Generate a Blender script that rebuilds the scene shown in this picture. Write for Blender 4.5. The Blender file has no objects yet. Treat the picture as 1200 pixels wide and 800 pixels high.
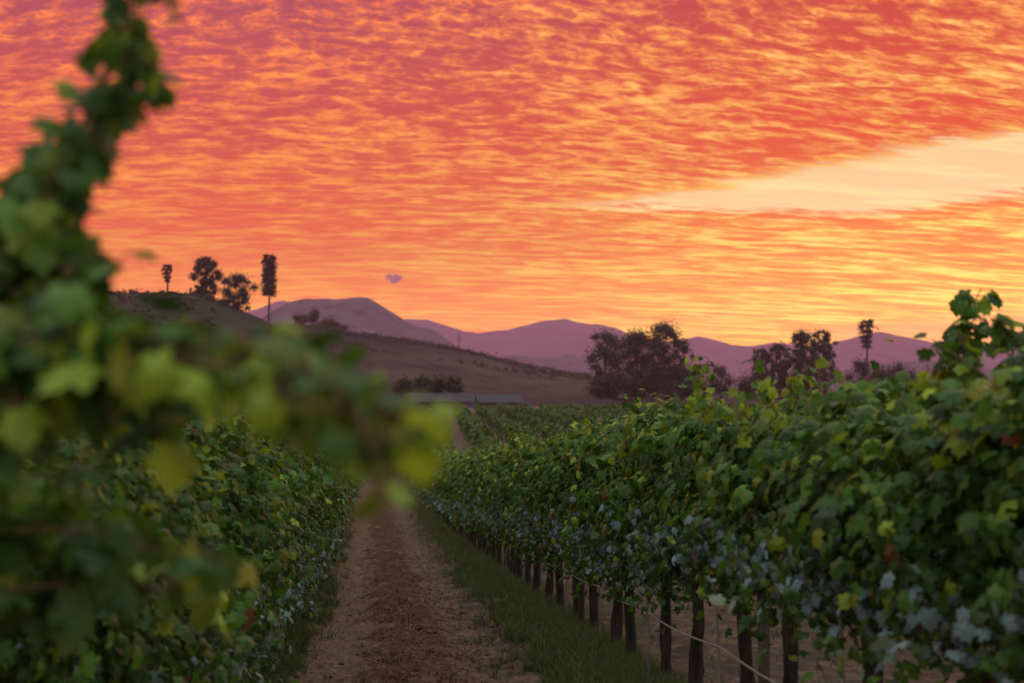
import bpy, math, random
import numpy as np
from mathutils import Vector, Matrix, noise as mn

# ------------------------------------------------------------------ camera
SC = bpy.context.scene
COL = SC.collection
F = 1200 * 50 / 36.0
YAW = math.atan(163 / F); PITCH = math.atan(65 / F)
cd = bpy.data.cameras.new('camera'); cam = bpy.data.objects.new('camera', cd); COL.objects.link(cam)
cam.location = (0, 0, 0); cam.rotation_euler = (math.pi / 2 + PITCH, 0, -YAW)
cd.lens = 50; cd.sensor_width = 36; cd.clip_start = .05; cd.clip_end = 40000
cd.dof.use_dof = True; cd.dof.focus_distance = 13.0; cd.dof.aperture_fstop = 2.5
SC.camera = cam
SC.view_settings.view_transform = 'Standard'; SC.view_settings.look = 'None'
SC.view_settings.exposure = 0; SC.view_settings.gamma = 1
SC.cycles.use_denoising = True
SC.cycles.max_bounces = 6; SC.cycles.diffuse_bounces = 2; SC.cycles.glossy_bounces = 2
SC.cycles.transmission_bounces = 3; SC.cycles.volume_bounces = 0; SC.cycles.transparent_max_bounces = 8
SC.render.film_transparent = False

# ------------------------------------------------------------------ sky
W = bpy.data.worlds.new('World'); SC.world = W; W.use_nodes = True
nt = W.node_tree; nt.nodes.clear(); N = nt.nodes; L = nt.links
def srgb(c):
    return tuple(((v/255) / 12.92 if v/255 <= .04045 else ((v/255 + .055) / 1.055) ** 2.4) for v in c) + (1,)
def mth(op, a, b=None, c=None, clamp=False):
    n = N.new('ShaderNodeMath'); n.operation = op; n.use_clamp = clamp
    for i, v in enumerate((a, b, c)):
        if v is None: continue
        if isinstance(v, (int, float)): n.inputs[i].default_value = v
        else: L.new(v, n.inputs[i])
    return n.outputs[0]
def smooth(v, a, b, x=0., y=1.):
    n = N.new('ShaderNodeMapRange'); n.interpolation_type = 'SMOOTHSTEP'; L.new(v, n.inputs[0])
    n.inputs[1].default_value = a; n.inputs[2].default_value = b; n.inputs[3].default_value = x; n.inputs[4].default_value = y
    return n.outputs[0]
def ramp(v, stops):
    n = N.new('ShaderNodeValToRGB'); L.new(v, n.inputs[0]); e = n.color_ramp.elements
    while len(e) < len(stops): e.new(.5)
    for el, (p, c) in zip(e, stops): el.position = p; el.color = srgb(c)
    return n.outputs[0]
def mix(f, a, b, bt='MIX'):
    n = N.new('ShaderNodeMix'); n.data_type = 'RGBA'; n.blend_type = bt
    for s, v in ((0, f), (6, a), (7, b)):
        if isinstance(v, (int, float)): n.inputs[s].default_value = v
        elif isinstance(v, tuple): n.inputs[s].default_value = v
        else: L.new(v, n.inputs[s])
    return n.outputs[2]
def noise(vec, scale, detail=4, rough=.55, dist=0):
    n = N.new('ShaderNodeTexNoise'); L.new(vec, n.inputs['Vector']); n.inputs['Scale'].default_value = scale
    n.inputs['Detail'].default_value = detail; n.inputs['Roughness'].default_value = rough; n.inputs['Distortion'].default_value = dist
    return n.outputs['Fac']
def comb(x, y, z=0.):
    n = N.new('ShaderNodeCombineXYZ')
    for i, v in enumerate((x, y, z)):
        if isinstance(v, (int, float)): n.inputs[i].default_value = v
        else: L.new(v, n.inputs[i])
    return n.outputs[0]
geo = N.new('ShaderNodeTexCoord'); sep = N.new('ShaderNodeSeparateXYZ'); L.new(geo.outputs['Generated'], sep.inputs[0])
dx, dy, dz = sep.outputs
az = mth('ARCTAN2', dx, dy)                       # 0 = down the rows, + = right
el = mth('ARCSINE', dz)
up = mth('MAXIMUM', dz, 0.)
den = mth('ADD', up, .12)
Py = mth('MULTIPLY', mth('DIVIDE', dy, den), 22.)
Px = mth('MULTIPLY', az, mth('ADD', mth('MULTIPLY', el, 175.), 22.))
warp = mth('MULTIPLY', mth('SUBTRACT', noise(comb(mth('MULTIPLY', Px, .22), mth('MULTIPLY', Py, .10), 3.), 1., 3, .5), .5), 2.2)
Pyw = mth('ADD', Py, mth('ADD', warp, mth('MULTIPLY', Px, -.05)))
P1 = comb(Px, Pyw); P2 = comb(mth('MULTIPLY', Px, .45), Pyw, 7.)
n_big = noise(comb(mth('MULTIPLY', Px, .16), mth('MULTIPLY', Pyw, .16), 1.), 1., 3, .55)
n_cell = noise(P1, .85, 6, .68, .1)
n_streak = noise(P2, 1.0, 5, .64, .1)
n_iso = noise(comb(mth('MULTIPLY', Px, .6), mth('MULTIPLY', Pyw, .8), 13.), .9, 3, .5, .2)
rdg = mth('POWER', mth('SUBTRACT', 1., mth('MINIMUM', mth('MULTIPLY', mth('ABSOLUTE', mth('SUBTRACT', n_iso, .5)), 7.), 1.)), 1.5)
cells = mth('ADD', mth('MULTIPLY', n_cell, .55), mth('MULTIPLY', n_streak, .45))
cells = mth('ADD', cells, mth('MULTIPLY', mth('SUBTRACT', n_big, .5), .30))
cells = mth('ADD', cells, mth('MULTIPLY', mth('SUBTRACT', rdg, .3), .09))
low = smooth(el, .02, .13)
k = mth('ADD', smooth(cells, .43, .65), smooth(el, .05, .13, .14, 0.), None, True)
ev = mth('MULTIPLY', el, 1 / .30, None, True)
right = smooth(az, -.12, .40)
sh_l = ramp(ev, [(0, (252,138,10)), (.2, (250,124,30)), (.38, (236,94,34)), (.62, (200,74,58)), (1, (156,72,92))])
sh_r = ramp(ev, [(0, (250,152,0)), (.16, (246,138,10)), (.42, (242,118,10)), (.62, (230,78,14)), (1, (186,62,52))])
li_l = ramp(ev, [(0, (255,172,10)), (.2, (255,168,30)), (.45, (255,148,36)), (.7, (254,130,54)), (1, (242,112,68))])
li_r = ramp(ev, [(0, (255,206,10)), (.16, (255,232,84)), (.42, (255,222,98)), (.62, (255,182,74)), (1, (255,144,60))])
shd = mix(right, sh_l, sh_r); lit = mix(right, li_l, li_r)
sky = mix(k, shd, lit)
gold = mix(right, srgb((255,168,66)), srgb((255,226,120)))
sky = mix(mth('MULTIPLY', smooth(cells, .56, .70), .65), sky, gold)
st = noise(comb(mth('MULTIPLY', az, 7.), mth('ADD', mth('MULTIPLY', el, 150.), mth('MULTIPLY', az, 14.))), 1., 4, .55)
stm = mth('MULTIPLY', smooth(st, .52, .66), mth('MULTIPLY', smooth(el, .035, .075, 1., 0.), smooth(az, .02, .16)))
sky = mix(mth('MULTIPLY', stm, .75), sky, srgb((222,96,30)))
# long cream opening in the cloud on the right
wob = mth('MULTIPLY', mth('ADD', mth('MULTIPLY', mth('SUBTRACT', noise(P2, .35, 4, .6), .5), .018), mth('MULTIPLY', mth('SUBTRACT', cells, .5), .035)), 1.)
axr = mth('SUBTRACT', az, .12)
cl = mth('ADD', mth('MULTIPLY', mth('MULTIPLY', axr, axr), .17), .136)
th = mth('MULTIPLY', smooth(az, .10, .38), .021)
dd = mth('ABSOLUTE', mth('ADD', mth('SUBTRACT', el, cl), wob))
cr = smooth(mth('SUBTRACT', dd, th), -.006, .0035, 1., 0.)
cr = mth('MULTIPLY', cr, smooth(az, .10, .15)); cr = mth('MULTIPLY', cr, smooth(az, .6, .9, 1., 0.))
sky = mix(mth('MULTIPLY', cr, .92), sky, mix(smooth(noise(P2, .5, 4, .6), .4, .62), srgb((250,212,152)), srgb((255,228,158))))
# clear amber air low on the right
cb = mth('MULTIPLY', smooth(az, .27, .34), smooth(mth('ADD', el, mth('MULTIPLY', az, -.06)), .022, .034, 1., 0.))
sky = mix(mth('MULTIPLY', cb, .85), sky, srgb((244,168,80)))
# one small dark cloud scrap
ca = mth('DIVIDE', mth('SUBTRACT', az, .0145), .0075); ce = mth('DIVIDE', mth('SUBTRACT', el, .0830), .0038)
nb = noise(comb(az, el), 160., 3, .6)
cc = mth('ADD', mth('ADD', mth('MULTIPLY', ca, ca), mth('MULTIPLY', ce, ce)), mth('MULTIPLY', nb, 3.2))
sky = mix(smooth(cc, 1.7, 2.6, 1., 0.), sky, srgb((146,84,104)))
# the sky overhead and behind the camera: blue-grey dusk
vis = mth('MULTIPLY', smooth(el, .36, .75, 1., 0.), smooth(mth('ABSOLUTE', az), .9, 1.7, 1., 0.))
dusk = ramp(mth('MULTIPLY', up, 1., None, True), [(0, (225,200,190)), (.25, (215,215,210)), (1, (200,215,222))])
nis = N.new('ShaderNodeTexSky'); nis.sky_type = 'NISHITA'; nis.sun_disc = False
nis.sun_elevation = math.radians(3); nis.sun_rotation = math.radians(33)
dusk = mix(1., mix(1., mix(1., dusk, (1.45, 1.42, 1.36, 1), 'MULTIPLY'), ramp(mth('MULTIPLY', up, 1., None, True), [(0, (205,205,212)), (.35, (245,245,245)), (1, (255,255,255))]), 'MULTIPLY'), mix(1., nis.outputs[0], (.05, .05, .05, 1), 'MULTIPLY'), 'ADD')
sky = mix(vis, dusk, sky)
# below the horizon
sky = mix(smooth(dz, -.02, 0.), srgb((90,70,70)), sky)
boost = smooth(el, .0, .11, 2.1, 1.12)
boost = mth('ADD', boost, mth('MULTIPLY', mth('MULTIPLY', smooth(az, .0, .42), smooth(az, .8, 1.2, 1., 0.)), mth('MULTIPLY', smooth(el, .04, .19, 1., 0.), .5)))
bg = N.new('ShaderNodeBackground'); L.new(sky, bg.inputs[0]); L.new(boost, bg.inputs[1])
wo = N.new('ShaderNodeOutputWorld'); L.new(bg.outputs[0], wo.inputs[0])

# ------------------------------------------------------------------ sun (already behind the horizon cloud: weak and wide)
sd = bpy.data.lights.new('sun', 'SUN'); sd.energy = .5; sd.angle = math.radians(24); sd.color = (1, .52, .34)
so = bpy.data.objects.new('sun', sd); COL.objects.link(so)
sdir = Vector((math.sin(math.radians(33)), math.cos(math.radians(33)), math.tan(math.radians(9))))
so.rotation_euler = sdir.to_track_quat('Z', 'Y').to_euler()

# ------------------------------------------------------------------ helpers
RN = np.random.default_rng(11)
random.seed(5)
R3 = np.array(cam.rotation_euler.to_matrix())
def ray(px, py):
    return R3 @ np.array([(px - 600) / F, (400 - py) / F, -1.])
def P(px, py, D):
    """world point seen at photo position px,py at distance D down the rows"""
    r = ray(px, py); return r * (D / r[1])
def tag(o, label=None, cat=None, group=None, kind=None):
    if label: o['label'] = label
    if cat: o['category'] = cat
    if group: o['group'] = group
    if kind: o['kind'] = kind
    return o
def empty(name, loc=(0, 0, 0), rz=0):
    o = bpy.data.objects.new(name, None); o.location = tuple(loc); o.rotation_euler = (0, 0, rz); o.empty_display_size = .1
    COL.objects.link(o); return o
def link(name, me, mats, parent=None):
    o = bpy.data.objects.new(name, me); COL.objects.link(o)
    if not me.materials:
        for m in (mats if isinstance(mats, (list, tuple)) else [mats]): me.materials.append(m)
    if parent: o.parent = parent
    return o
def mesh_from(name, V, T, colr=None, smooth_=True, k=3, matidx=None):
    V = np.asarray(V, np.float32); T = np.asarray(T, np.int32)
    me = bpy.data.meshes.new(name); me.vertices.add(len(V)); me.vertices.foreach_set('co', V.ravel())
    me.loops.add(T.size); me.loops.foreach_set('vertex_index', T.ravel())
    me.polygons.add(len(T)); me.polygons.foreach_set('loop_start', np.arange(0, T.size, k, dtype=np.int32))
    me.polygons.foreach_set('loop_total', np.full(len(T), k, np.int32))
    me.polygons.foreach_set('use_smooth', np.full(len(T), smooth_, bool))
    if matidx is not None: me.polygons.foreach_set('material_index', np.asarray(matidx, np.int32))
    if colr is not None:
        a = me.color_attributes.new('tint', 'FLOAT_COLOR', 'POINT')
        c = np.ones((len(V), 4), np.float32); c[:, :3] = colr; a.data.foreach_set('color', c.ravel())
    me.update(calc_edges=True); me.validate(); return me
def tube(pts, radii, n=8, rough=0., rng=None):
    pts = np.asarray(pts, float); m = len(pts); radii = np.broadcast_to(radii, (m,))
    tan = np.gradient(pts, axis=0); tan /= np.linalg.norm(tan, axis=1)[:, None] + 1e-9
    ref = np.array([0, 0, 1.]) if abs(tan[0, 2]) < .9 else np.array([1., 0, 0])
    V = []
    u = np.cross(tan[0], ref); u /= np.linalg.norm(u)
    for i in range(m):
        u = u - tan[i] * np.dot(u, tan[i]); u /= np.linalg.norm(u) + 1e-9; v = np.cross(tan[i], u)
        a = np.arange(n) * 2 * math.pi / n
        r = radii[i] * (1 + (rng.normal(0, rough, n) if rough and rng is not None else 0))
        V.append(pts[i] + (np.cos(a) * r)[:, None] * u + (np.sin(a) * r)[:, None] * v)
    V = np.concatenate(V + [pts[:1], pts[-1:]])
    T = []
    for i in range(m - 1):
        for j in range(n):
            a, b = i * n + j, i * n + (j + 1) % n
            T += [(a, b, b + n), (a, b + n, a + n)]
    for j in range(n):
        T += [(m * n, (j + 1) % n, j), (m * n + 1, (m - 1) * n + j, (m - 1) * n + (j + 1) % n)]
    return V, np.array(T)
def merge(parts):
    V, T, o = [], [], 0
    for v, t in parts: V.append(v); T.append(np.asarray(t) + o); o += len(v)
    return np.concatenate(V), np.concatenate(T)
def box(x0, x1, y0, y1, z0, z1):
    V = np.array([(x, y, z) for z in (z0, z1) for y in (y0, y1) for x in (x0, x1)], float)
    Q = [(0,2,3,1),(4,5,7,6),(0,1,5,4),(1,3,7,5),(3,2,6,7),(2,0,4,6)]
    return V, np.array([t for q in Q for t in ((q[0],q[1],q[2]),(q[0],q[2],q[3]))])
def spline(pts, n):
    pts = np.asarray(pts, float); m = len(pts); out = []
    for t in np.linspace(0, m - 1, n):
        i = min(int(t), m - 2); f = t - i
        p0, p1, p2, p3 = pts[max(i-1,0)], pts[i], pts[i+1], pts[min(i+2,m-1)]
        out.append(.5*((2*p1)+(-p0+p2)*f+(2*p0-5*p1+4*p2-p3)*f*f+(-p0+3*p1-3*p2+p3)*f**3))
    return np.array(out)

# ------------------------------------------------------------------ materials
def newmat(name):
    global nt, N, L
    m = bpy.data.materials.new(name); m.use_nodes = True; nt = m.node_tree; nt.nodes.clear(); N = nt.nodes; L = nt.links
    out = N.new('ShaderNodeOutputMaterial'); return m, out
def pbsdf(col, rough, spec=.4, normal=None):
    b = N.new('ShaderNodeBsdfPrincipled')
    if isinstance(col, tuple): b.inputs['Base Color'].default_value = col
    else: L.new(col, b.inputs['Base Color'])
    if isinstance(rough, (int, float)): b.inputs['Roughness'].default_value = rough
    else: L.new(rough, b.inputs['Roughness'])
    b.inputs['Specular IOR Level'].default_value = spec
    if normal is not None: L.new(normal, b.inputs['Normal'])
    return b
def bump(h, dist, strength=1.):
    n = N.new('ShaderNodeBump'); n.inputs['Distance'].default_value = dist; n.inputs['Strength'].default_value = strength
    L.new(h, n.inputs['Height']); return n.outputs[0]
def objco():
    return N.new('ShaderNodeTexCoord').outputs['Object']
def leaf_mat(name, transl=.3, rough=.42, spec=.5, under=1.35):
    m, out = newmat(name)
    a = N.new('ShaderNodeAttribute'); a.attribute_name = 'tint'
    oc = objco(); v = noise(oc, 9., 2)
    col = mix(1., a.outputs['Color'], mix(v, (.75, .75, .75, 1), (1.3, 1.3, 1.2, 1)), 'MULTIPLY')
    g = N.new('ShaderNodeNewGeometry')
    colb = mix(1., mix(.12, col, (.12, .17, .11, 1)), (under, under, under, 1), 'MULTIPLY')
    c2 = mix(g.outputs['Backfacing'], col, colb)
    b = pbsdf(c2, rough, spec, bump(noise(oc, 60., 2), .004, .5))
    t = N.new('ShaderNodeBsdfTranslucent'); L.new(mix(1., a.outputs['Color'], (2.2, 2.0, .6, 1), 'MULTIPLY'), t.inputs[0])
    s = N.new('ShaderNodeMixShader'); s.inputs[0].default_value = transl; L.new(b.outputs[0], s.inputs[1]); L.new(t.outputs[0], s.inputs[2])
    L.new(s.outputs[0], out.inputs[0]); return m
M_LEAF = leaf_mat('vine_leaf', .25, .5, .24, 1.15)
M_TREE = leaf_mat('tree_leaf', .08, .7, .2, 1.0)
M_GRASS = leaf_mat('grass_blade', .2, .6, .2, 1.0)
def bark_mat(name, c1, c2, sc=22.):
    m, out = newmat(name); oc = objco()
    mp = N.new('ShaderNodeMapping'); mp.inputs['Scale'].default_value = (1, 1, .22); L.new(oc, mp.inputs[0])
    v = noise(mp.outputs[0], sc, 5, .7)
    b = pbsdf(mix(smooth(v, .3, .7), c1, c2), .9, .2, bump(v, .02)); L.new(b.outputs[0], out.inputs[0]); return m
M_BARK = bark_mat('vine_bark', (.014, .010, .009, 1), (.065, .048, .040, 1))
M_TRUNK = bark_mat('tree_bark', (.03, .02, .018, 1), (.10, .07, .055, 1), 3.)
M_CANE = bark_mat('cane_bark', (.10, .06, .03, 1), (.17, .12, .05, 1))
M_STAKE = bark_mat('stake_metal', (.20, .17, .15, 1), (.34, .30, .28, 1), 12.)
M_POST = bark_mat('post_wood', (.05, .04, .035, 1), (.15, .12, .10, 1), 14.)
def flat_mat(name, c, rough=.6, var=.25, sc=3., spec=.4):
    m, out = newmat(name); v = noise(objco(), sc, 4, .6)
    lo = tuple(x * (1 - var) for x in c) + (1,); hi = tuple(min(1, x * (1 + var)) for x in c) + (1,)
    b = pbsdf(mix(v, lo, hi), rough, spec); L.new(b.outputs[0], out.inputs[0]); return m
M_HOSE = flat_mat('hose_plastic', (.33, .27, .25), .6, .15)

# soil: wheel tracks, weedy middle, clods
m, out = newmat('soil'); M_SOIL = m
gp = N.new('ShaderNodeNewGeometry').outputs['Position']; sp = N.new('ShaderNodeSeparateXYZ'); L.new(gp, sp.inputs[0]); X, Y, Z = sp.outputs
n1 = noise(gp, .55, 4, .6); n2 = noise(gp, 3.2, 5, .65); n3 = noise(gp, 17., 5, .7); n4 = noise(gp, 60., 3, .6)
mp = N.new('ShaderNodeMapping'); mp.inputs['Scale'].default_value = (1, .25, 1); L.new(gp, mp.inputs[0]); n5 = noise(mp.outputs[0], 5., 4, .65)
sand = mix(smooth(n3, .3, .7), (.125, .072, .048, 1), (.31, .185, .12, 1))
sand = mix(mth('MULTIPLY', smooth(n2, .48, .64), .6), sand, (.13, .075, .055, 1))
red = mix(smooth(n3, .35, .65), (.055, .022, .015, 1), (.17, .070, .040, 1))
xw = mth('ADD', X, mth('MULTIPLY', mth('SUBTRACT', n5, .5), 1.5)); xw = mth('ADD', xw, mth('MULTIPLY', mth('SUBTRACT', n1, .5), .5))
cen = mth('MULTIPLY', mth('MULTIPLY', smooth(xw, -.12, .12), smooth(xw, .60, .95, 1., 0.)), smooth(n2, .30, .46))
soil = mix(mth('MULTIPLY', cen, .9), sand, red)
rgt = mth('MULTIPLY', smooth(xw, .95, 1.25), smooth(n2, .36, .56))
soil = mix(mth('MULTIPLY', rgt, .8), soil, mix(n3, (.05, .04, .035, 1), (.12, .09, .06, 1)))
far = smooth(Y, 210., 330.)
soil = mix(far, soil, mix(smooth(n1, .35, .65), (.085, .055, .05, 1), (.14, .09, .075, 1)))
hgt = mth('ADD', mth('MULTIPLY', n3, .5), mth('ADD', mth('MULTIPLY', n2, .6), mth('MULTIPLY', n4, .25)))
b = pbsdf(soil, .95, .15, bump(hgt, .09)); L.new(b.outputs[0], out.inputs[0])
def hill_mat(name, c1, c2, dark, sc, zdark=None):
    m, out = newmat(name); gp = N.new('ShaderNodeNewGeometry').outputs['Position']
    a = noise(gp, sc, 5, .6); b_ = noise(gp, sc * 6, 5, .7)
    c = mix(smooth(a, .35, .65), c1, c2); c = mix(mth('MULTIPLY', smooth(b_, .5, .62), .75), c, dark)
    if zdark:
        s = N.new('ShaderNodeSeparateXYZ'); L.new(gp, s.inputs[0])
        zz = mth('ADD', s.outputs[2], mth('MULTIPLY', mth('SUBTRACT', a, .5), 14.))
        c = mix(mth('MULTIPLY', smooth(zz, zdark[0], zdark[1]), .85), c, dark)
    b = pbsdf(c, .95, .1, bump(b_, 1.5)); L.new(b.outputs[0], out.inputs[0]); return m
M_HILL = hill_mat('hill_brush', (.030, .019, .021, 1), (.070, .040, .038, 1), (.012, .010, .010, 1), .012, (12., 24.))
M_KNOLL = hill_mat('knoll_scrub', (.018, .024, .014, 1), (.035, .034, .022, 1), (.010, .014, .009, 1), .02)
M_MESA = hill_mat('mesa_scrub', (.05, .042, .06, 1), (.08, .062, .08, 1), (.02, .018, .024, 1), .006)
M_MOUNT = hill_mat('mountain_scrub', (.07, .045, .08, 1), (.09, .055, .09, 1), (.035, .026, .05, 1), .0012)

# ------------------------------------------------------------------ terrain
_py = np.array([-60, 0, 12, 25, 40, 55, 80, 120, 200, 260, 400, 1000, 9000], float)
_pz = np.array([-.2, -1.75, -2.34, -3.06, -3.80, -4.25, -4.35, -3.75, -2.7, -1.9, -1.3, -1.5, -2.], float)
_ys = np.linspace(-60, 300, 721); _zs = np.interp(_ys, _py, _pz)
_k = np.hanning(33); _k /= _k.sum(); _zs2 = np.convolve(np.pad(_zs, 16, mode='edge'), _k, 'valid')
def zbase(y):
    y = np.asarray(y, float); return np.where(y < 290, np.interp(y, _ys, _zs2), np.interp(y, _py, _pz))
def zg(x, y):
    x = np.asarray(x, float); z = zbase(y)
    near = np.clip((120 - y) / 60, 0, 1)
    rut = -.05 * np.exp(-((x + .25) / .25) ** 2) - .05 * np.exp(-((x - 1.1) / .25) ** 2) + .05 * np.exp(-((x - .45) / .3) ** 2)
    berm = .05 * np.exp(-((x - 2.2) / .4) ** 2) + .05 * np.exp(-((x + 1.15) / .4) ** 2)
    return z + (rut + berm) * near
def grade(a, b, fine0, fine1, step, growth=1.25):
    c = list(np.arange(fine0, fine1 + step / 2, step)); s = step; v = c[-1]
    while v < b: s *= growth; v += s; c.append(v)
    s = step; v = fine0; left = []
    while v > a: s *= growth; v -= s; left.append(v)
    return np.array(left[::-1] + c)
gx = grade(-9000, 9000, -1.6, 3.2, .055); gy = grade(-900, 9000, 4., 34., .07, 1.05)
GX, GY = np.meshgrid(gx, gy); GZ = zg(GX, GY)
msk = (GX > -2) & (GX < 4) & (GY > 3) & (GY < 60); idx = np.argwhere(msk)
for i, j in idx:
    x, y = GX[i, j], GY[i, j]
    GZ[i, j] += .05 * (mn.noise((x * 3.3, y * 2.3, 0)) + .7 * mn.noise((x * 9, y * 8, 3)))
def gridmesh(name, GX, GY, GZ):
    h, w = GX.shape; V = np.stack([GX, GY, GZ], -1).reshape(-1, 3); i = np.arange(h * w).reshape(h, w)
    Q = np.stack([i[:-1, :-1], i[:-1, 1:], i[1:, 1:], i[1:, :-1]], -1).reshape(-1, 4)
    return mesh_from(name, V, Q, k=4)
g = link('ground', gridmesh('ground', GX, GY, GZ), M_SOIL); tag(g, kind='structure')

def fbm(x, y, o=4):
    return mn.fractal((x, y, .5), 1., 2.1, o)
RIDGES = {}
def hill(name, pts, R, r0, r1, base, mat, na=240, nr=46, rough=.02, fs=1., pw=1.25):
    rr = [ray(x, y) for x, y in pts]
    A = np.array([math.atan2(r[0], r[1]) for r in rr]); E = np.array([r[2] / math.hypot(r[0], r[1]) for r in rr])
    def H(a, r):
        zr = np.interp(a, A, E) * R; t = (r - r0) / (R - r0)
        if t <= 0: s = 0
        elif t < 1: s = t ** pw * (1.0 if t > .999 else 1)
        else: s = max(0, 1 - ((r - R) / (r1 - R)) ** 1.4)
        x, y = r * math.sin(a), r * math.cos(a)
        n = fbm(x * fs / R * 9, y * fs / R * 9) * rough * R * (.15 if .97 < t < 1.03 else min(1, 4 * abs(t - 1))) * min(1, max(0, s) * 2)
        n += fbm(a * 130, R, 3) * rough * R * .07 * s
        b = base - (3 if t <= 0 else 0)
        return b + (zr - base) * s - abs(n) * .5
    az_ = np.linspace(A[0], A[-1], na); rs = np.concatenate([np.linspace(r0 * .98, R, nr), np.linspace(R, r1, nr // 3)[1:]])
    GX = np.array([[r * math.sin(a) for a in az_] for r in rs]); GY = np.array([[r * math.cos(a) for a in az_] for r in rs])
    GZ = np.array([[H(a, r) for a in az_] for r in rs]); 
    o = link(name, gridmesh(name, GX, GY, GZ), mat); tag(o, kind='structure')
    RIDGES[name] = lambda x, y: H(math.atan2(x, y), math.hypot(x, y))
    return o
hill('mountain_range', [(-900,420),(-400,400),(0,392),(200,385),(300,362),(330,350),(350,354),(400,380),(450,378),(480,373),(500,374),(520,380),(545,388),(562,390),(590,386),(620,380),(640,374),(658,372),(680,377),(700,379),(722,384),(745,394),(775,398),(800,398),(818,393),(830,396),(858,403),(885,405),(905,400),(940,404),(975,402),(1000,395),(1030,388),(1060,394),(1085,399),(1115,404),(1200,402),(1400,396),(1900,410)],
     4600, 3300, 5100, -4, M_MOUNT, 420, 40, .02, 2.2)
hill('foothill', [(380,462),(480,452),(540,432),(578,418),(600,416),(640,418),(665,413),(690,417),(740,430),(850,440),(960,438),(1040,425),(1090,421),(1130,428),(1250,440),(1500,452)],
     2450, 2050, 2900, -4, M_MESA, 200, 30, .015, 2.)
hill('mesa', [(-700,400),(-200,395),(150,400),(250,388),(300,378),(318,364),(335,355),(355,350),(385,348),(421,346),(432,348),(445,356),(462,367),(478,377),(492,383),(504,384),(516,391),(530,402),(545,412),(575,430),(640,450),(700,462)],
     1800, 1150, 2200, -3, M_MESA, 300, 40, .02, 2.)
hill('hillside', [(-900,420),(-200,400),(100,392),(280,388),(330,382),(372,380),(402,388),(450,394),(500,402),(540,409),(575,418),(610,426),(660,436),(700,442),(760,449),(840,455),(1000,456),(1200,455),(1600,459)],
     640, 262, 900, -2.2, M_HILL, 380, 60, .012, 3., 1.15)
hill('knoll', [(-900,350),(-300,338),(0,340),(100,342),(140,343),(200,342),(235,344),(262,354),(300,370),(330,384),(370,402),(420,424),(470,444),(520,459)],
     420, 215, 520, -2.9, M_KNOLL, 220, 40, .01, 3., 1.1)
def surf(x, y):
    z = float(zg(x, y))
    for n in ('hillside', 'knoll'):
        try:
            a = math.atan2(x, y)
            if n == 'knoll' and (a > math.atan2(*ray(520, 459)[:2])): continue
            z = max(z, RIDGES[n](x, y))
        except Exception: pass
    return z

# ------------------------------------------------------------------ leaves
_out = [(0,-.02),(-.20,-.16),(-.36,-.06),(-.33,.12),(-.52,.20),(-.50,.40),(-.30,.46),(-.30,.70),(-.13,.72),(0,.95),
        (.13,.72),(.30,.70),(.30,.46),(.50,.40),(.52,.20),(.33,.12),(.36,-.06),(.20,-.16)]
def leaf_tpl(curl=.35, fold=.18):
    V = [(0, .28, .05)] + [(x, y, -curl * (x * x + (y - .28) ** 2) - fold * abs(x) * .3 + .05 * math.sin(9 * x + 7 * y)) for x, y in _out]
    n = len(_out); return np.array(V), np.array([(0, 1 + i, 1 + (i + 1) % n) for i in range(n)])[:, ::-1].copy()
_o2 = [(0,-.05),(-.42,0),(-.46,.40),(0,.92),(.46,.40),(.42,0)]
LEAF_HI = leaf_tpl(); LEAF_HI2 = leaf_tpl(.75, .5)
_v = np.array([(0, .3, .05)] + [(x, y, -.4 * (x * x + (y - .3) ** 2)) for x, y in _o2])
LEAF_LO = (_v, np.array([(0, 1 + i, 1 + (i + 1) % 6) for i in range(6)])[:, ::-1].copy())
_v = np.array([(0, -.4, 0), (-.5, .05, -.1), (0, .6, 0), (.5, .05, -.1)]); LEAF_Q = (_v, np.array([(0, 3, 2), (0, 2, 1)]))
def scatter(tpl, pos, nrm, tip, scale, col):
    tv, tt = tpl; n = len(pos)
    nrm = nrm / (np.linalg.norm(nrm, axis=1)[:, None] + 1e-9)
    tip = tip - nrm * (tip * nrm).sum(1)[:, None]; tip /= np.linalg.norm(tip, axis=1)[:, None] + 1e-9
    s = np.cross(tip, nrm)
    V = pos[:, None] + scale[:, None, None] * (tv[None, :, :1] * s[:, None] + tv[None, :, 1:2] * tip[:, None] + tv[None, :, 2:] * nrm[:, None])
    T = tt[None] + (np.arange(n) * len(tv))[:, None, None]
    return V.reshape(-1, 3), T.reshape(-1, 3), np.repeat(col, len(tv), axis=0)
def cat3(parts):
    V, T, C, o = [], [], [], 0
    for v, t, c in parts: V.append(v); T.append(t + o); C.append(c); o += len(v)
    return np.concatenate(V), np.concatenate(T), np.concatenate(C)
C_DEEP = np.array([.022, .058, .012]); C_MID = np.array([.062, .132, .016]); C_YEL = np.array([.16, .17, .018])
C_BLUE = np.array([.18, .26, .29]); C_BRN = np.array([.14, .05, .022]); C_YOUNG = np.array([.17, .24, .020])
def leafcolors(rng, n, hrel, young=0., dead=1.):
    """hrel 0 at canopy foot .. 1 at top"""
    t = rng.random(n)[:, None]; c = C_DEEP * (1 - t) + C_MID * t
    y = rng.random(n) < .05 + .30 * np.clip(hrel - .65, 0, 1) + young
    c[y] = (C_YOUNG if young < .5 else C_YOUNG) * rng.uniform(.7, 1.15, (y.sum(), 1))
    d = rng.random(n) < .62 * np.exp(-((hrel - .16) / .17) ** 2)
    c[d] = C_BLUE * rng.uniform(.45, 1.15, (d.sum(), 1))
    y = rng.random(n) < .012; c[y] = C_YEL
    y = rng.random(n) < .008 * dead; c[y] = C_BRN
    return c * rng.uniform(.6, 1.4, (n, 1))
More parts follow.
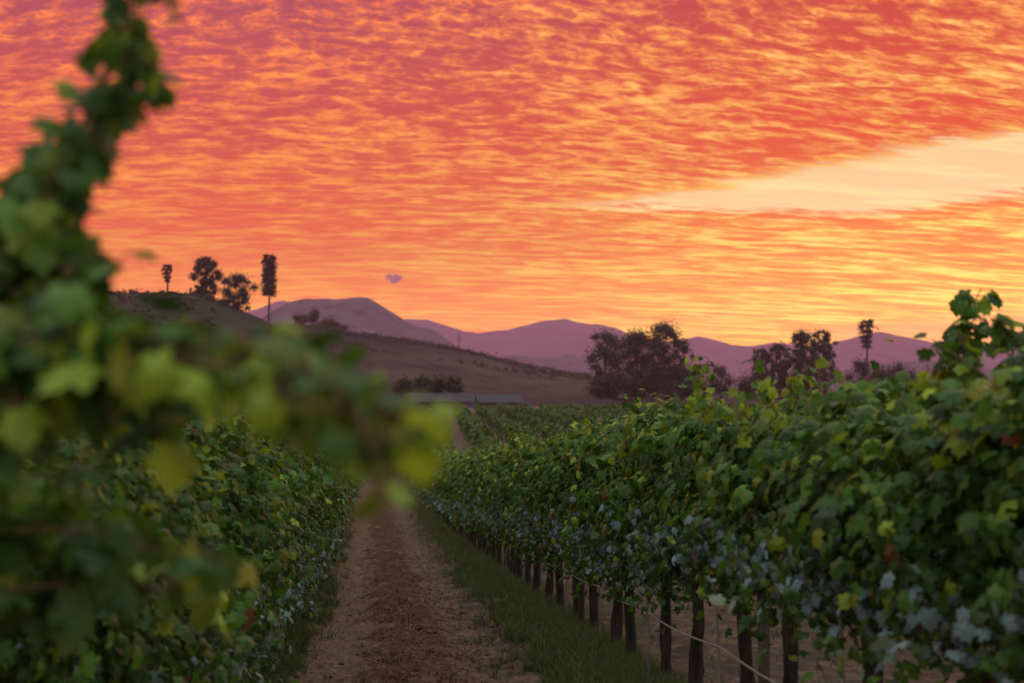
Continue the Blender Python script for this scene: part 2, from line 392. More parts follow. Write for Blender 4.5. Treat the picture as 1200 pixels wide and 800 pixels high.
def canopy(rng, n, lo, hi, hw, ln, tpls, smin, smax, shoots=6, seed=0., lump=.28):
    parts = []; canes = []
    u = rng.uniform(-ln / 2, ln / 2, n); ph = rng.uniform(-math.pi, math.pi, n)
    rho = 1 - np.abs(rng.normal(0, .16, n)); inner = rng.random(n) < .18; rho[inner] = rng.uniform(.2, .8, inner.sum())
    L_ = np.array([mn.noise((math.cos(p) * 1.3 + seed, math.sin(p) * 1.7, q * 2.6 + seed)) for p, q in zip(ph, u)])
    L2 = np.array([mn.noise((math.cos(p) * 3 + seed, math.sin(p) * 4, q * 6 + seed + 9)) for p, q in zip(ph, u)])
    k = rho * (1 + lump * 1.7 * L_ + lump * 1.1 * L2)
    L3 = np.array([mn.noise((math.cos(p) * 2 + seed, math.sin(p) * 3.2 + 5, q * 3.6 + seed + 30)) for p, q in zip(ph, u)])
    k = k * np.clip(1 + (L3 + .05) * 2.2, .55, 1.08)
    ce, se = np.cos(ph), np.sin(ph)
    sx = np.sign(ce) * np.abs(ce) ** .75; sz = np.sign(se) * np.abs(se) ** .8
    hc, b = (lo + hi) / 2, (hi - lo) / 2
    pos = np.stack([hw * sx * k, u, hc + b * sz * (k * .6 + .4 * rho)], 1)
    low = np.clip((hc - pos[:, 2]) / b, 0, 1)
    pos[:, 2] -= rng.random(n) ** 4 * .26 * low
    nrm = np.stack([ce * 1.1, np.zeros(n), .45 + .75 * np.clip(se, -.4, 1)], 1) + rng.normal(0, .62, (n, 3))
    tip = np.stack([ce * .35, np.zeros(n), np.full(n, -.9)], 1) + rng.normal(0, .65, (n, 3))
    hr = (pos[:, 2] - lo) / (hi - lo)
    sc = rng.uniform(smin, smax, n) * (1 - .25 * np.clip(hr - .7, 0, 1)) * (1 - .25 * np.clip(.5 - hr, 0, .3) / .3)
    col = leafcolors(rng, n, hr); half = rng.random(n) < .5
    for tp, mk in ((tpls[0], half), (tpls[-1], ~half)):
        parts.append(scatter(tp, pos[mk], nrm[mk], tip[mk], sc[mk], col[mk]))
    for s in range(shoots):
        h = rng.uniform(.03, .21); y0 = rng.uniform(-ln / 2, ln / 2); x0 = rng.uniform(-.25, .25)
        lean = rng.normal(0, .16, 2); p0 = np.array([x0, y0, hi - .22]); p1 = p0 + np.array([lean[0], lean[1], h + .2]); pm = (p0 + p1) / 2 + rng.normal(0, .03, 3)
        c = spline([p0, pm, p1], 7); canes.append(tube(c, np.linspace(.005, .002, 7), 4))
        m_ = int(h / .022) + 7; tt = np.linspace(.15, 1, m_); pp = np.array([c[min(6, int(q * 6))] * (1 - (q * 6) % 1) + c[min(6, int(q * 6) + 1)] * ((q * 6) % 1) for q in tt])
        off = rng.normal(0, .05, (m_, 3)); pp = pp + off
        ss = np.linspace(.09, .05, m_) * rng.uniform(.8, 1.2, m_)
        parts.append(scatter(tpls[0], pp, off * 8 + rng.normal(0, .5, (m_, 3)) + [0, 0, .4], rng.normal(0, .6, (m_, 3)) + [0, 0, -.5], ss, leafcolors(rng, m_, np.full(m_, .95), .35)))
    return parts, canes
def vine_trunk(rng, h=.95, thick=.043):
    pts = spline([(0, 0, -.12), (rng.normal(0, .014), rng.normal(0, .022), h * .3), (rng.normal(0, .018), rng.normal(0, .028), h * .65), (0, 0, h)], 10)
    r = thick * (1 + .35 * np.exp(-np.linspace(0, 6, 10)) + .25 * np.exp(-((np.linspace(0, 1, 10) - 1) / .15) ** 2)) * rng.uniform(.88, 1.12, 10)
    ps = [tube(pts, r, 8, .1, rng)]
    for s in (-1, 1):
        a = spline([(0, 0, h - .04), (.01, s * .14, h + .03), (rng.normal(0, .02), s * .38, h + .04), (rng.normal(0, .02), s * .62, h + .02)], 8)
        ps.append(tube(a, np.linspace(thick * .62, thick * .32, 8), 6, .1, rng))
    return merge(ps)
def make_variant(seed, kind):
    rng = np.random.default_rng(seed); side = seed * 3.7
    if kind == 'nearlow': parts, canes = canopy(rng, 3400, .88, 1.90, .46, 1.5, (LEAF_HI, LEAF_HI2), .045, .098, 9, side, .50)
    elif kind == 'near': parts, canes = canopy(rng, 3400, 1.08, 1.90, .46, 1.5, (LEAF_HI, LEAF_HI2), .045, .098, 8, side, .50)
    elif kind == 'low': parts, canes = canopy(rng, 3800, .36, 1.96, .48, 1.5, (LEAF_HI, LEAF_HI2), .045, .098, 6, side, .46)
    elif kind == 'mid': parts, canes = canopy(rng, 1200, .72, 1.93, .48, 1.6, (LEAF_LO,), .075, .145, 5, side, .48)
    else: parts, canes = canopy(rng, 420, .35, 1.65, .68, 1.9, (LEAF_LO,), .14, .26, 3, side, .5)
    V, T, C = cat3(parts)
    if kind == 'far': C = C * .72  # leaf tint darkened so the far rows look more shadowed
    fol = mesh_from('foliage', V, T, C, smooth_=False)
    tv = mesh_from('trunk', *vine_trunk(rng))
    cm = [mesh_from('cane', *c) for c in canes] if kind in ('near', 'low', 'nearlow') else []
    return fol, tv, cm
VAR = {k: [make_variant(s + i * 10, k) for s in range(n)] for i, (k, n) in enumerate((('near', 5), ('low', 4), ('mid', 4), ('far', 3), ('nearlow', 4)))}
rnd = random.Random(3)
def place_vine(x, y, kind, label, group, sc=1., rz=None, i=None):
    fol, tr, cm = VAR[kind][rnd.randrange(len(VAR[kind])) if i is None else i % len(VAR[kind])]
    t = empty('grapevine', (x, y, float(zg(x, y))), (rnd.choice((0, math.pi)) + rnd.uniform(-.06, .06)) if rz is None else rz)
    s = sc * rnd.uniform(.95, 1.05); t.scale = (s * rnd.uniform(.92, 1.1), s, s)
    tag(t, label, 'grapevine', group)
    link('foliage', fol, M_LEAF, t); link('trunk', tr, M_BARK, t)
    for c in cm: link('cane', c, M_CANE, t)
    return t
ORD = ['first', 'second', 'third', 'fourth', 'fifth', 'sixth', 'seventh', 'eighth', 'ninth', 'tenth', 'eleventh', 'twelfth', 'thirteenth', 'fourteenth', 'fifteenth', 'sixteenth', 'seventeenth', 'eighteenth']
RX, LX, SP = 2.2, -1.15, 1.16
# right-hand row
y = 3.75; i = 0; right_ys = []
while y < 88:
    right_ys.append(y)
    if i < 18:
        lb = 'leafy grapevine over a dark trunk, %s vine back from the camera in the right-hand row' % ORD[i]
    else: lb = 'small leafy grapevine merging into the far end of the row right of the dirt path'
    place_vine(RX + rnd.uniform(-.04, .04), y + rnd.uniform(-.1, .1), 'near' if y < 10.5 else 'nearlow' if y < 26 else 'mid', lb, 'vines of the row right of the path', i=i)
    y += SP; i += 1
y = 4.9; i = 0
while y < 88:
    if i < 14: lb = 'dark leafy grapevine hanging low, %s vine back from the camera in the left-hand row' % ORD[i]
    else: lb = 'small leafy grapevine merging into the far end of the row left of the dirt path'
    place_vine(LX + rnd.uniform(-.04, .04), y + rnd.uniform(-.1, .1), 'low' if y < 24 else 'mid', lb, 'vines of the row left of the path', i=i + 1, sc=.90 if y < 8 else 1.)
    y += SP; i += 1
for X0, a, b_, nm in ((5.55, 6., 55, 'second row to the right, behind the nearest right-hand row'), (-4.5, 9., 40, 'second row to the left, behind the nearest left-hand row')):
    y = a
    while y < b_:
        place_vine(X0, y, 'mid', 'leafy grapevine standing in the ' + nm, 'vines of the ' + nm.split(',')[0]); y += 1.25
# the far block, its rows turned a little to the right
TH = .044
def farspots():
    out = []
    for kx in range(-30, 34):
        lat = .2 + 3.05 * kx
        ys_ = 60. if kx >= 1 else (62. if kx == 0 else (100. + 50. * (-kx)))
        if kx <= -2: ys_ = 60. if lat < -9 else 175.
        yy = ys_ + rnd.uniform(0, .8)
        while yy < 205:
            xx = lat + TH * yy
            if not (rnd.random() < .07): out.append((xx, yy, kx))
            yy += 1.45
    yy = 104.
    while yy < 190: out.append((-1.35 + TH * yy, yy, 0)); yy += 1.45
    return out
spots = farspots()
def score(s):
    x, y, k = s; px = 437 + x / y * F
    return (480 < px < 720 and y > 62), -y
vis_ = sorted([s for s in spots if 478 < 437 + s[0] / s[1] * F < 700 and s[1] < 150], key=lambda s: s[1])[:62]
vs = set(vis_)
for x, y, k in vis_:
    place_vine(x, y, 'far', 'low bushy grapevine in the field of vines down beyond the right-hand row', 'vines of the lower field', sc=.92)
parts = []
base = []
for s in range(3):
    rng = np.random.default_rng(90 + s); pr, _ = canopy(rng, 130, .3, 1.6, .68, 1.9, (LEAF_Q,), .26, .44, 0, s * 5., .5)
    base.append(cat3(pr))
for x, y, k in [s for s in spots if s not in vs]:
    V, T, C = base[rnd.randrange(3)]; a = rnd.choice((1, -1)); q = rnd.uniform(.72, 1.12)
    parts.append((V * [a * q, a * q, q] + [x, y, float(zg(x, y))], T, C * .72))  # same darkened tint, shade put into the leaf colour
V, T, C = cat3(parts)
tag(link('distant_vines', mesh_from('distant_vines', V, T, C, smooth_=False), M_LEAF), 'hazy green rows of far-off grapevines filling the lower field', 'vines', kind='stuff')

# ------------------------------------------------------------------ tall shoots sticking out of vines
def leafy_cane(rng, pts, r0, size, step=.045, petiole=.05, hang=.7, young=.2, dens=1, wig=0.):
    """one cane with its leaves: returns cane tube and leaf arrays"""
    c = spline(pts, 40); c += rng.normal(0, wig, c.shape) if wig else 0
    seg = np.linalg.norm(np.diff(c, axis=0), axis=1); cum = np.concatenate([[0], np.cumsum(seg)])
    n = max(3, int(cum[-1] / step)); pos = []; nr = []; tp = []; tubes = [tube(c, np.linspace(r0, r0 * .35, 40), 6)]
    for j in range(n * dens):
        s = (j + rng.uniform(.2, .8)) / (n * dens) * cum[-1]; p = np.array([np.interp(s, cum, c[:, q]) for q in range(3)])
        d = rng.normal(0, 1, 3); d[2] = d[2] * .5 + .1; d /= np.linalg.norm(d); e = p + d * petiole * rng.uniform(.5, 1.3)
        tubes.append(tube([p, (p + e) / 2 + [0, 0, .006], e], .0016, 3))
        pos.append(e); nr.append(d * .7 + rng.normal(0, .5, 3) + [0, 0, .35]); tp.append(d * .5 + [0, 0, -hang] + rng.normal(0, .3, 3))
    pos = np.array(pos); m_ = len(pos); frac = np.linspace(0, 1, m_)
    sc = size * (1 - .35 * frac) * rng.uniform(.7, 1.2, m_)
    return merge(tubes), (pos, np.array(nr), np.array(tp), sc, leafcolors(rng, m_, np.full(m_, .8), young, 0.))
def build_plant(name, loc, canes, label, cat='grapevine', group=None, trunk=None):
    t = empty(name, loc); tag(t, label, cat, group); o = np.array(loc)
    for tub, lf in canes:
        ct = link('cane', mesh_from('cane', tub[0] - o, tub[1]), M_CANE, t)
        pos, nr, tp, sc, col = lf; h = RN.random(len(pos)) < .5
        V, T, C = cat3([scatter(q, pos[k_] - o, nr[k_], tp[k_], sc[k_], col[k_]) for q, k_ in ((LEAF_HI, h), (LEAF_HI2, ~h)) if k_.any()])
        link('leaves', mesh_from('leaves', V, T, C, smooth_=False), M_LEAF, ct)
    if trunk: link('trunk', mesh_from('trunk', *trunk), M_BARK, t)
    return t
rng = np.random.default_rng(77)
sh = []
for pts, sz in (([(1110,470,5.3),(1118,410,5.25),(1135,370,5.2),(1150,337,5.2)], .10), ([(1150,470,5.1),(1135,420,5.1),(1122,385,5.1)], .09),
                ([(1205,450,4.9),(1195,410,4.9),(1180,385,4.85),(1160,372,4.8)], .085), ([(1190,470,4.9),(1205,420,4.9),(1212,375,4.9)], .10),
                ([(1080,480,5.5),(1085,450,5.5),(1100,430,5.5)], .09)):
    sh.append(leafy_cane(rng, [P(*p) for p in pts], .005, sz, .024, .045, .3, .1))
    sh.append(leafy_cane(rng, [P(p[0] - 9, p[1] + 14, p[2]) for p in pts], .004, sz, .026, .05, .3, .1))
    sh.append(leafy_cane(rng, [P(p[0] + 5, p[1] + 6, p[2]) for p in pts], .004, sz, .026, .05, .3, .1))
build_plant('grapevine', (2.25, 5.0, float(zg(2.25, 5.))), sh, 'tall upright leafy shoots rising above the right-hand row, dark against the sunset', group='vines of the row right of the path', trunk=vine_trunk(rng))
for px, y0, y1, D in ((818, 480, 418, 9.8), (935, 480, 432, 7.6), (905, 478, 445, 8.), (745, 500, 468, 12.)):
    X0 = P(px, y0, D)
    sh = [leafy_cane(rng, [P(px + 3, y0 + 35, D), P(px + 6 * j, y0, D), P(px + 9 * j + (px % 7) - 3, y1, D)], .004, .085, .026, .04, .3, .5) for j in (-1, 0, 1)]
    build_plant('grapevine', (X0[0], D, float(zg(X0[0], D))), sh, {818: 'thin pale green shoot standing up from the row in front of the large tree clump', 935: 'bright green shoots standing up from the row below the airy trees', 905: 'short pair of green shoots left of the brighter shoots below the airy trees', 745: 'small yellow-green shoot tip on the row below the large tree clump'}[px], group='vines of the row right of the path')

# ------------------------------------------------------------------ out-of-focus vine beside the camera
FG = []
def fg(pts, size, step=.04, dens=1, young=.15, pet=.05, hang=.8, jit=0, rep=1, r0=.004):
    for q in range(rep):
        pp = [P(x + rng.normal(0, jit), y + rng.normal(0, jit * .7), D * (1 + rng.normal(0, .04 if jit else 0))) for x, y, D in pts]
        FG.append(leafy_cane(rng, pp, r0, size, step, pet, hang, young, dens))
fg([(-70,420,2.2),(10,310,2.15),(40,235,2.1),(90,160,2.05),(125,80,2.0),(150,0,2.0),(175,-70,2.0)], .066, .026, 1, .03, .035, .6, 9, 4)
fg([(-50,360,2.15),(20,280,2.1),(60,210,2.1),(105,150,2.05)], .075, .03, 1, .03, .04, .6, 10, 3)
fg([(205,-40,2.0),(208,0,2.0),(212,30,2.0)], .045, .03, 1, .03, .012)
fg([(190,92,2.0),(178,118,2.0),(166,142,2.0)], .035, .03, 1, .03, .006)
fg([(118,165,2.05),(128,190,2.05),(134,212,2.05)], .035, .03, 1, .03, .01)
fg([(-40,380,2.0),(40,330,2.0),(80,305,1.95),(122,300,1.9)], .07, .035, 1, .05, .04, .5, 8, 2)
fg([(0,370,2.0),(60,310,2.0),(95,268,2.0)], .05, .035, 1, .05, .03, .3)
fg([(70,350,2.0),(100,310,2.0),(85,265,2.0)], .05, .035, 1, .05, .03, .3)
fg([(-80,435,1.8),(60,388,1.75),(160,398,1.7),(240,408,1.65),(300,420,1.6),(375,452,1.55)], .072, .024, 1, .22, .055, .7, 15, 6)
fg([(-80,470,1.8),(80,430,1.75),(180,420,1.7),(280,430,1.65),(350,465,1.55),(405,485,1.5),(432,520,1.5),(440,545,1.5)], .072, .030, 1, .35, .055, .7, 15, 3)
fg([(330,430,1.6),(390,450,1.6),(435,470,1.6),(455,500,1.6),(460,535,1.6)], .07, .035, 1, .45, .05, .7, 9, 3)
fg([(-80,520,2.1),(40,470,2.1),(150,470,2.0),(230,500,2.0)], .09, .040, 1, .06, .05, .9, 14, 3)
fg([(-80,590,2.3),(0,560,2.3),(60,570,2.3),(110,600,2.3)], .11, .06, 1, .05, .05, .9, 14, 2)
fg([(-80,640,2.3),(20,612,2.3),(110,622,2.3),(200,645,2.3),(268,655,2.3)], .12, .06, 1, .25, .05, .9, 10, 3)
fg([(-80,720,2.3),(20,690,2.3),(110,690,2.3),(200,690,2.3)], .125, .06, 1, .05, .05, .9, 12, 3)
fg([(150,660,2.4),(220,690,2.4),(255,735,2.4),(285,760,2.4)], .05, .09, 1, .2, .03, .5)
fg([(90,410,1.9),(110,470,1.9),(100,540,1.9)], .09, .05, 1, .1, .05, .9, 6, 1)
fg([(170,420,1.9),(185,470,1.9),(190,520,1.9)], .085, .045, 1, .1, .05, .9, 6, 2)
fg([(270,420,1.8),(285,460,1.8),(280,500,1.8)], .08, .045, 1, .3, .05, .9, 6, 1)
fg([(30,350,2.0),(70,300,2.0),(110,290,2.0),(140,310,2.0)], .07, .035, 1, .03, .04, .5, 8, 2)
fg([(150,40,2.0),(172,70,2.0),(180,110,2.0)], .05, .03, 1, .03, .02, .7, 3, 1)
fg([(-40,300,2.1),(20,250,2.05),(55,215,2.05)], .085, .03, 1, .03, .04, .6, 10, 2)
zf = float(zg(-1.2, 2.2))
build_plant('grapevine', (-1.2, 2.2, zf), FG, 'large out-of-focus grapevine with long leafy canes filling the left foreground', group='vines of the row left of the path', trunk=vine_trunk(rng))

# ------------------------------------------------------------------ stakes, posts, drip hose
sk = mesh_from('stake', *tube([(0, 0, -.1), (.004, .003, .5), (0, .006, 1.0), (.01, 0, 1.35)], .009, 6))
pv, pt = tube([(0, 0, -.1), (.005, .005, .7), (-.005, 0, 1.5), (0, 0, 1.95)], .034, 8, .05, RN); post = mesh_from('post', pv, pt)
for q, yv in enumerate(right_ys[:34]):
    if q % 2 == 0 and q < 18:
        xx, yy = RX - .09, yv + .13
        o = link('vine_stake', sk, M_STAKE); o.location = (xx, yy, float(zg(xx, yy))); o.rotation_euler = (rnd.uniform(-.03, .03), rnd.uniform(-.04, .04), 0)
        tag(o, 'thin pale metal stake beside the trunk of the %s vine of the right-hand row' % ORD[q], 'stake', 'training stakes in the right-hand row')
    if q % 6 == 3:
        o = link('trellis_post', post, M_POST); yy = yv + SP / 2; o.location = (RX - .03, yy, float(zg(RX, yy)))
        tag(o, 'weathered wooden trellis post in the right-hand row, %s one back from the camera' % ORD[q // 6], 'post', 'trellis posts')
hp = []
for yy in np.arange(3.5, 60, .29):
    ph = (yy - 3.75) / (2 * SP); hp.append((RX - .13 + .006 * math.sin(yy), yy, float(zg(RX, yy)) + .62 - .035 * abs(math.sin(math.pi * ph)) + .004 * math.sin(yy * 2.3)))
o = link('drip_hose', mesh_from('drip_hose', *tube(hp, .0062, 6)), M_HOSE); tag(o, 'thin pale irrigation hose strung along the trunks of the right-hand row', 'hose')

# ------------------------------------------------------------------ grass and weeds
def blades(n, xs, ys, h, wd, col, lean=.5, clump=1, var=.35):
    x, y = xs, ys; z = zg(x, y); n = len(x)
    a = RN.uniform(0, 2 * math.pi, n); hh = h * RN.uniform(.4, 1.3, n); ln = RN.normal(0, lean, (n, 2)) * hh[:, None]
    wv = np.stack([np.cos(a), np.sin(a), np.zeros(n)], 1) * wd * RN.uniform(.6, 1.4, (n, 1))
    b = np.stack([x, y, z - .01], 1); mid = b + np.concatenate([ln * .3, (hh * .6)[:, None]], 1); tp = b + np.concatenate([ln, hh[:, None]], 1)
    V = np.stack([b - wv, b + wv, mid - wv * .8, mid + wv * .8, tp], 1).reshape(-1, 3)
    T = (np.array([(0, 1, 3), (0, 3, 2), (2, 3, 4)])[None] + (np.arange(n) * 5)[:, None, None]).reshape(-1, 3)
    c = np.asarray(col)[RN.integers(0, len(col), n)] * RN.uniform(1 - var, 1 + var, (n, 1))
    return V, T, np.repeat(c, 5, 0)
def area(n, x0, x1, y0, y1, thr=-.1, fs=1.2, edge=0, ew=.5):
    u = RN.random(n); yy = 1 / (1 / y0 * (1 - u) + 1 / y1 * u); xx = RN.uniform(x0, x1, n)
    kp = np.array([mn.noise((a * fs * 1.6, b * fs, 4.)) * .6 + mn.noise((a * fs * 5, b * fs * 3.5, 9.)) * .6 > thr + (0 if not edge else 1.1 * max(0, 1 - ((a - x0) if edge > 0 else (x1 - a)) / ew)) for a, b in zip(xx, yy)]); return xx[kp], yy[kp]
GR = [(.05, .09, .022), (.07, .11, .03), (.10, .12, .04), (.04, .07, .022), (.12, .10, .05)]
pr = []
xx, yy = area(150000, .85, 2.3, 6, 75, -.30, 1.6, 1, 1.0); pr.append(blades(0, xx, yy, .17, .004, GR))
xx, yy = area(80000, -1.2, -.12, 6, 75, -.30, 1.6, -1, .8); pr.append(blades(0, xx, yy, .17, .004, GR))
xx, yy = area(12000, 2.2, 5.4, 6, 50, .2); pr.append(blades(0, xx, yy, .10, .004, [(.10, .08, .04), (.05, .07, .03)]))
V, T, C = cat3(pr)
tag(link('grass', mesh_from('grass', V, T, C, smooth_=False), M_GRASS), 'green grass growing along the foot of the vine rows', 'grass', kind='stuff')
DR = [(.15, .06, .035), (.09, .036, .024), (.24, .12, .06), (.07, .03, .022)]
pr = []
xx, yy = area(46000, -.15, .95, 5, 60, .0, 2.); pr.append(blades(0, xx, yy, .045, .005, DR, 1.4))
xx, yy = area(16000, .9, 1.5, 5, 50, .0, 2.); pr.append(blades(0, xx, yy, .05, .005, [(.05, .045, .03), (.10, .07, .045), (.15, .09, .06)], 1.4))
xx, yy = area(6000, -.7, -.05, 5, 50, .2, 2.); pr.append(blades(0, xx, yy, .03, .005, [(.15, .09, .06), (.24, .16, .10)], 1.6))
V, T, C = cat3(pr)
tag(link('dry_weeds', mesh_from('dry_weeds', V, T, C, smooth_=False), M_GRASS), 'dry reddish-brown weeds and straw along the middle of the dirt path', 'weeds', kind='stuff')
# soil clods
cv, ct_ = [], []
xx, yy = area(2600, -.7, 1.7, 6, 45, -.3, 2.)
n = len(xx); s = RN.uniform(.008, .03, n) * (1 + (RN.random(n) < .06) * 1.2)
oc_ = np.array([(1,0,0),(-1,0,0),(0,1,0),(0,-1,0),(0,0,1),(0,0,-1)], float); of = np.array([(0,2,4),(2,1,4),(1,3,4),(3,0,4),(2,0,5),(1,2,5),(3,1,5),(0,3,5)])
V = (oc_[None] * RN.uniform(.6, 1.3, (n, 6, 1)) * [1, 1, .7]) * s[:, None, None] + np.stack([xx, yy, zg(xx, yy) + s * .3], 1)[:, None]
T = (of[None] + (np.arange(n) * 6)[:, None, None]).reshape(-1, 3)
tag(link('soil_clods', mesh_from('soil_clods', V.reshape(-1, 3), T, smooth_=False), M_SOIL), 'small clods and stones of dry soil strewn over the path', 'clods', kind='stuff')

# ------------------------------------------------------------------ far trees, bushes
def blob_crown(rng, blobs, per, size, cols, flat=.75):
    """blobs: (cx,cy,cz,rx,rz); leaf quads spread through each blob"""
    pr = []
    for cx, cy, cz, rx, rz in blobs:
        n = max(12, int(per * (rx * rz))); d = rng.normal(0, 1, (n, 3)); d /= np.linalg.norm(d, axis=1)[:, None]
        r = np.abs(rng.normal(0, .78, n)) ** .9; p = d * r[:, None] * [rx, rx, rz] + [cx, cy, cz]
        c = np.asarray(cols)[rng.integers(0, len(cols), n)] * rng.uniform(.7, 1.3, (n, 1))
        pr.append(scatter(LEAF_Q, p, d + rng.normal(0, .6, (n, 3)) + [0, 0, .4], rng.normal(0, 1, (n, 3)), size * rng.uniform(.6, 1.4, n), c))
    return cat3(pr)
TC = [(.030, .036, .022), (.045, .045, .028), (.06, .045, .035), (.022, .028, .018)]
def tree(px, ytop, D, w, label, group, cols=TC, nb=16, airy=False, size=.42, ybase=None, seed=0, name='broadleaf_tree', catg='tree', fill=1.):
    rng = np.random.default_rng(1000 + seed); b = P(px, 465, D); gz = surf(b[0], D)
    if ybase is not None: gz = P(px, ybase, D)[2]
    H = P(px, ytop, D)[2] - gz; wm = w / F * D
    t = empty(name, (b[0], D, gz)); tag(t, label, catg, group)
    blobs, tubes = [], [tube(spline([(0, 0, -1.), (rng.normal(0, .2), 0, H * .3), (rng.normal(0, .4), 0, H * .7)], 8), np.linspace(.022 * H, .008 * H, 8), 7, .08, rng)]
    for i in range(nb):
        f = (i + .5) / nb; hz = H * (.95 - (.70 if airy else .90) * f ** 1.1); rr = wm / 2 * (math.sin(math.pi * min(1, (.12 + f * .75))) ** .7)
        a = i * 2.4 + rng.uniform(-.4, .4); q = rng.uniform(.25, .85) * rr if i else 0
        cx, cy = q * math.cos(a), q * math.sin(a); br = (wm * (.10 if airy else .15)) * rng.uniform(.5, 1.35)
        hz = min(hz, H - br * .8)
        blobs.append((cx, cy, hz, br, br * (.9 if airy else .75)))
        tubes.append(tube(spline([(0, 0, max(H * .2, hz - q * .9 - br)), (cx * .5, cy * .5, hz - br * .8), (cx, cy, hz)], 6), np.linspace(.006 * H, .002 * H, 6), 5))
    V, T, C = blob_crown(rng, blobs, (130 if airy else 90) * fill / (size / .42) ** 2, size, cols)
    link('crown', mesh_from('crown', V, T, C, smooth_=False), M_TREE, t); link('trunk', mesh_from('trunk', *merge(tubes)), M_TRUNK, t); return t
def bush(px, ytop, D, w, label, group, cols=TC, seed=0, ybase=None, size=.42):
    rng = np.random.default_rng(3000 + seed); b = P(px, 465, D); gz = surf(b[0], D)
    if ybase is not None: gz = P(px, ybase, D)[2]
    H = max(1., P(px, ytop, D)[2] - gz); wm = w / F * D
    t = empty('bush', (b[0], D, gz)); tag(t, label, 'bush', group); bl = []
    for i in range(9):
        a = rng.uniform(0, 6.28); q = rng.uniform(0, .34) * wm; r = wm * rng.uniform(.14, .22)
        rz = min(r, H * .35); bl.append((q * math.cos(a), q * math.sin(a) * .7, rng.uniform(.25, .9) * (H - rz), r, rz))
    V, T, C = blob_crown(rng, bl, 80, size, cols); link('foliage', mesh_from('foliage', V, T, C, smooth_=False), M_TREE, t)
    st = [tube([(0, 0, -.5), (p[0] * .4, p[1] * .4, p[2] * .5), p[:3]], [.12, .08, .03], 5) for p in bl[:5]]
    link('stem', mesh_from('stem', *merge(st)), M_TRUNK, t); return t
g1 = 'large trees beyond the vines'
for i, (px, yt, D, w, lb, ai, nb) in enumerate([
    (710, 386, 350, 62, 'dark rounded tree at the left edge of the large tree clump', False, 22),
    (746, 386, 356, 74, 'broad dark tree in the middle of the large tree clump', False, 24),
    (780, 376, 345, 56, 'tallest tree of the large clump with thin branches poking out of its top', False, 22),
    (802, 396, 352, 48, 'dark tree at the right side of the large tree clump', False, 18),
    (835, 424, 372, 40, 'low loose tree trailing off right of the large tree clump', True, 14)]):
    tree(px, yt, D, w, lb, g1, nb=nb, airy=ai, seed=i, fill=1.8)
tree(779, 372, 346, 26, 'thin bare-branched treetop rising out of the large tree clump', g1, nb=8, airy=True, seed=40, fill=.8)
for i, (px, yt, D, w, lb, ai, nb) in enumerate([
    (893, 408, 380, 40, 'smallest airy tree left of the taller airy trees', True, 34),
    (915, 402, 384, 40, 'thin airy tree between the small one and the tallest airy trees', True, 36),
    (940, 386, 378, 44, 'tall airy tree with tufted top, leftmost of the tallest pair', True, 50),
    (966, 384, 382, 42, 'tall dense tufted tree, right of the pair left of the palm', True, 54)]):
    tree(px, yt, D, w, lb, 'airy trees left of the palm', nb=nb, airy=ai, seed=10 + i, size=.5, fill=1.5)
for i, (px, yt, w, D) in enumerate([(845, 432, 40, 400), (1000, 424, 44, 385), (1028, 424, 52, 392), (1056, 430, 50, 388), (1085, 434, 56, 395), (1125, 436, 60, 400), (935, 430, 70, 395), (890, 440, 60, 398)]):
    bush(px, yt - 11, D, w, ['dark bush right of the large tree clump', 'dark bush at the foot of the palm, on its left', 'dark bush at the foot of the palm, on its right', 'wide dark bush second to the right of the palm', 'low dark bush third to the right of the palm', 'low dark bush behind the tall shoots at the right', 'dark undergrowth below the tallest airy trees', 'dark undergrowth below the smallest airy tree'][i], 'bushes beyond the right-hand row', seed=i)
for i, (px, yt, w) in enumerate([(703, 432, 46), (733, 424, 52), (765, 420, 54), (797, 426, 50), (822, 438, 40)]):
    bush(px, yt, 344 + i, w, 'dark bush under the large tree clump, %s of five from the left' % ['first', 'second', 'third', 'fourth', 'fifth'][i], 'bushes under the large tree clump', seed=60 + i)
for i, (px, yt, w) in enumerate([(470, 440, 34), (490, 438, 36), (512, 437, 38), (532, 440, 30)]):
    bush(px, yt - 3, 300, w * 1.25, ['leftmost dark bush behind the pale sheds', 'second dark bush from the left behind the pale sheds', 'third and widest dark bush behind the pale sheds', 'rightmost dark bush behind the pale sheds'][i], 'bushes behind the sheds', seed=20 + i, ybase=462, cols=[(.03, .038, .02), (.02, .026, .016)])
for i, (px, yt, w, D) in enumerate([(352, 366, 22, 640), (366, 356, 26, 640), (385, 372, 30, 640), (402, 380, 22, 640), (262, 350, 30, 415)]):
    bush(px, yt, D, w, ['small dark bush left of the rounded one on the brown ridge', 'taller rounded dark bush on the brown ridge', 'dark bush right of the rounded one on the brown ridge', 'lowest small dark bush on the brown ridge', 'dark bush at the foot of the hilltop trees'][i], 'bushes on the ridges', seed=30 + i, size=.6)
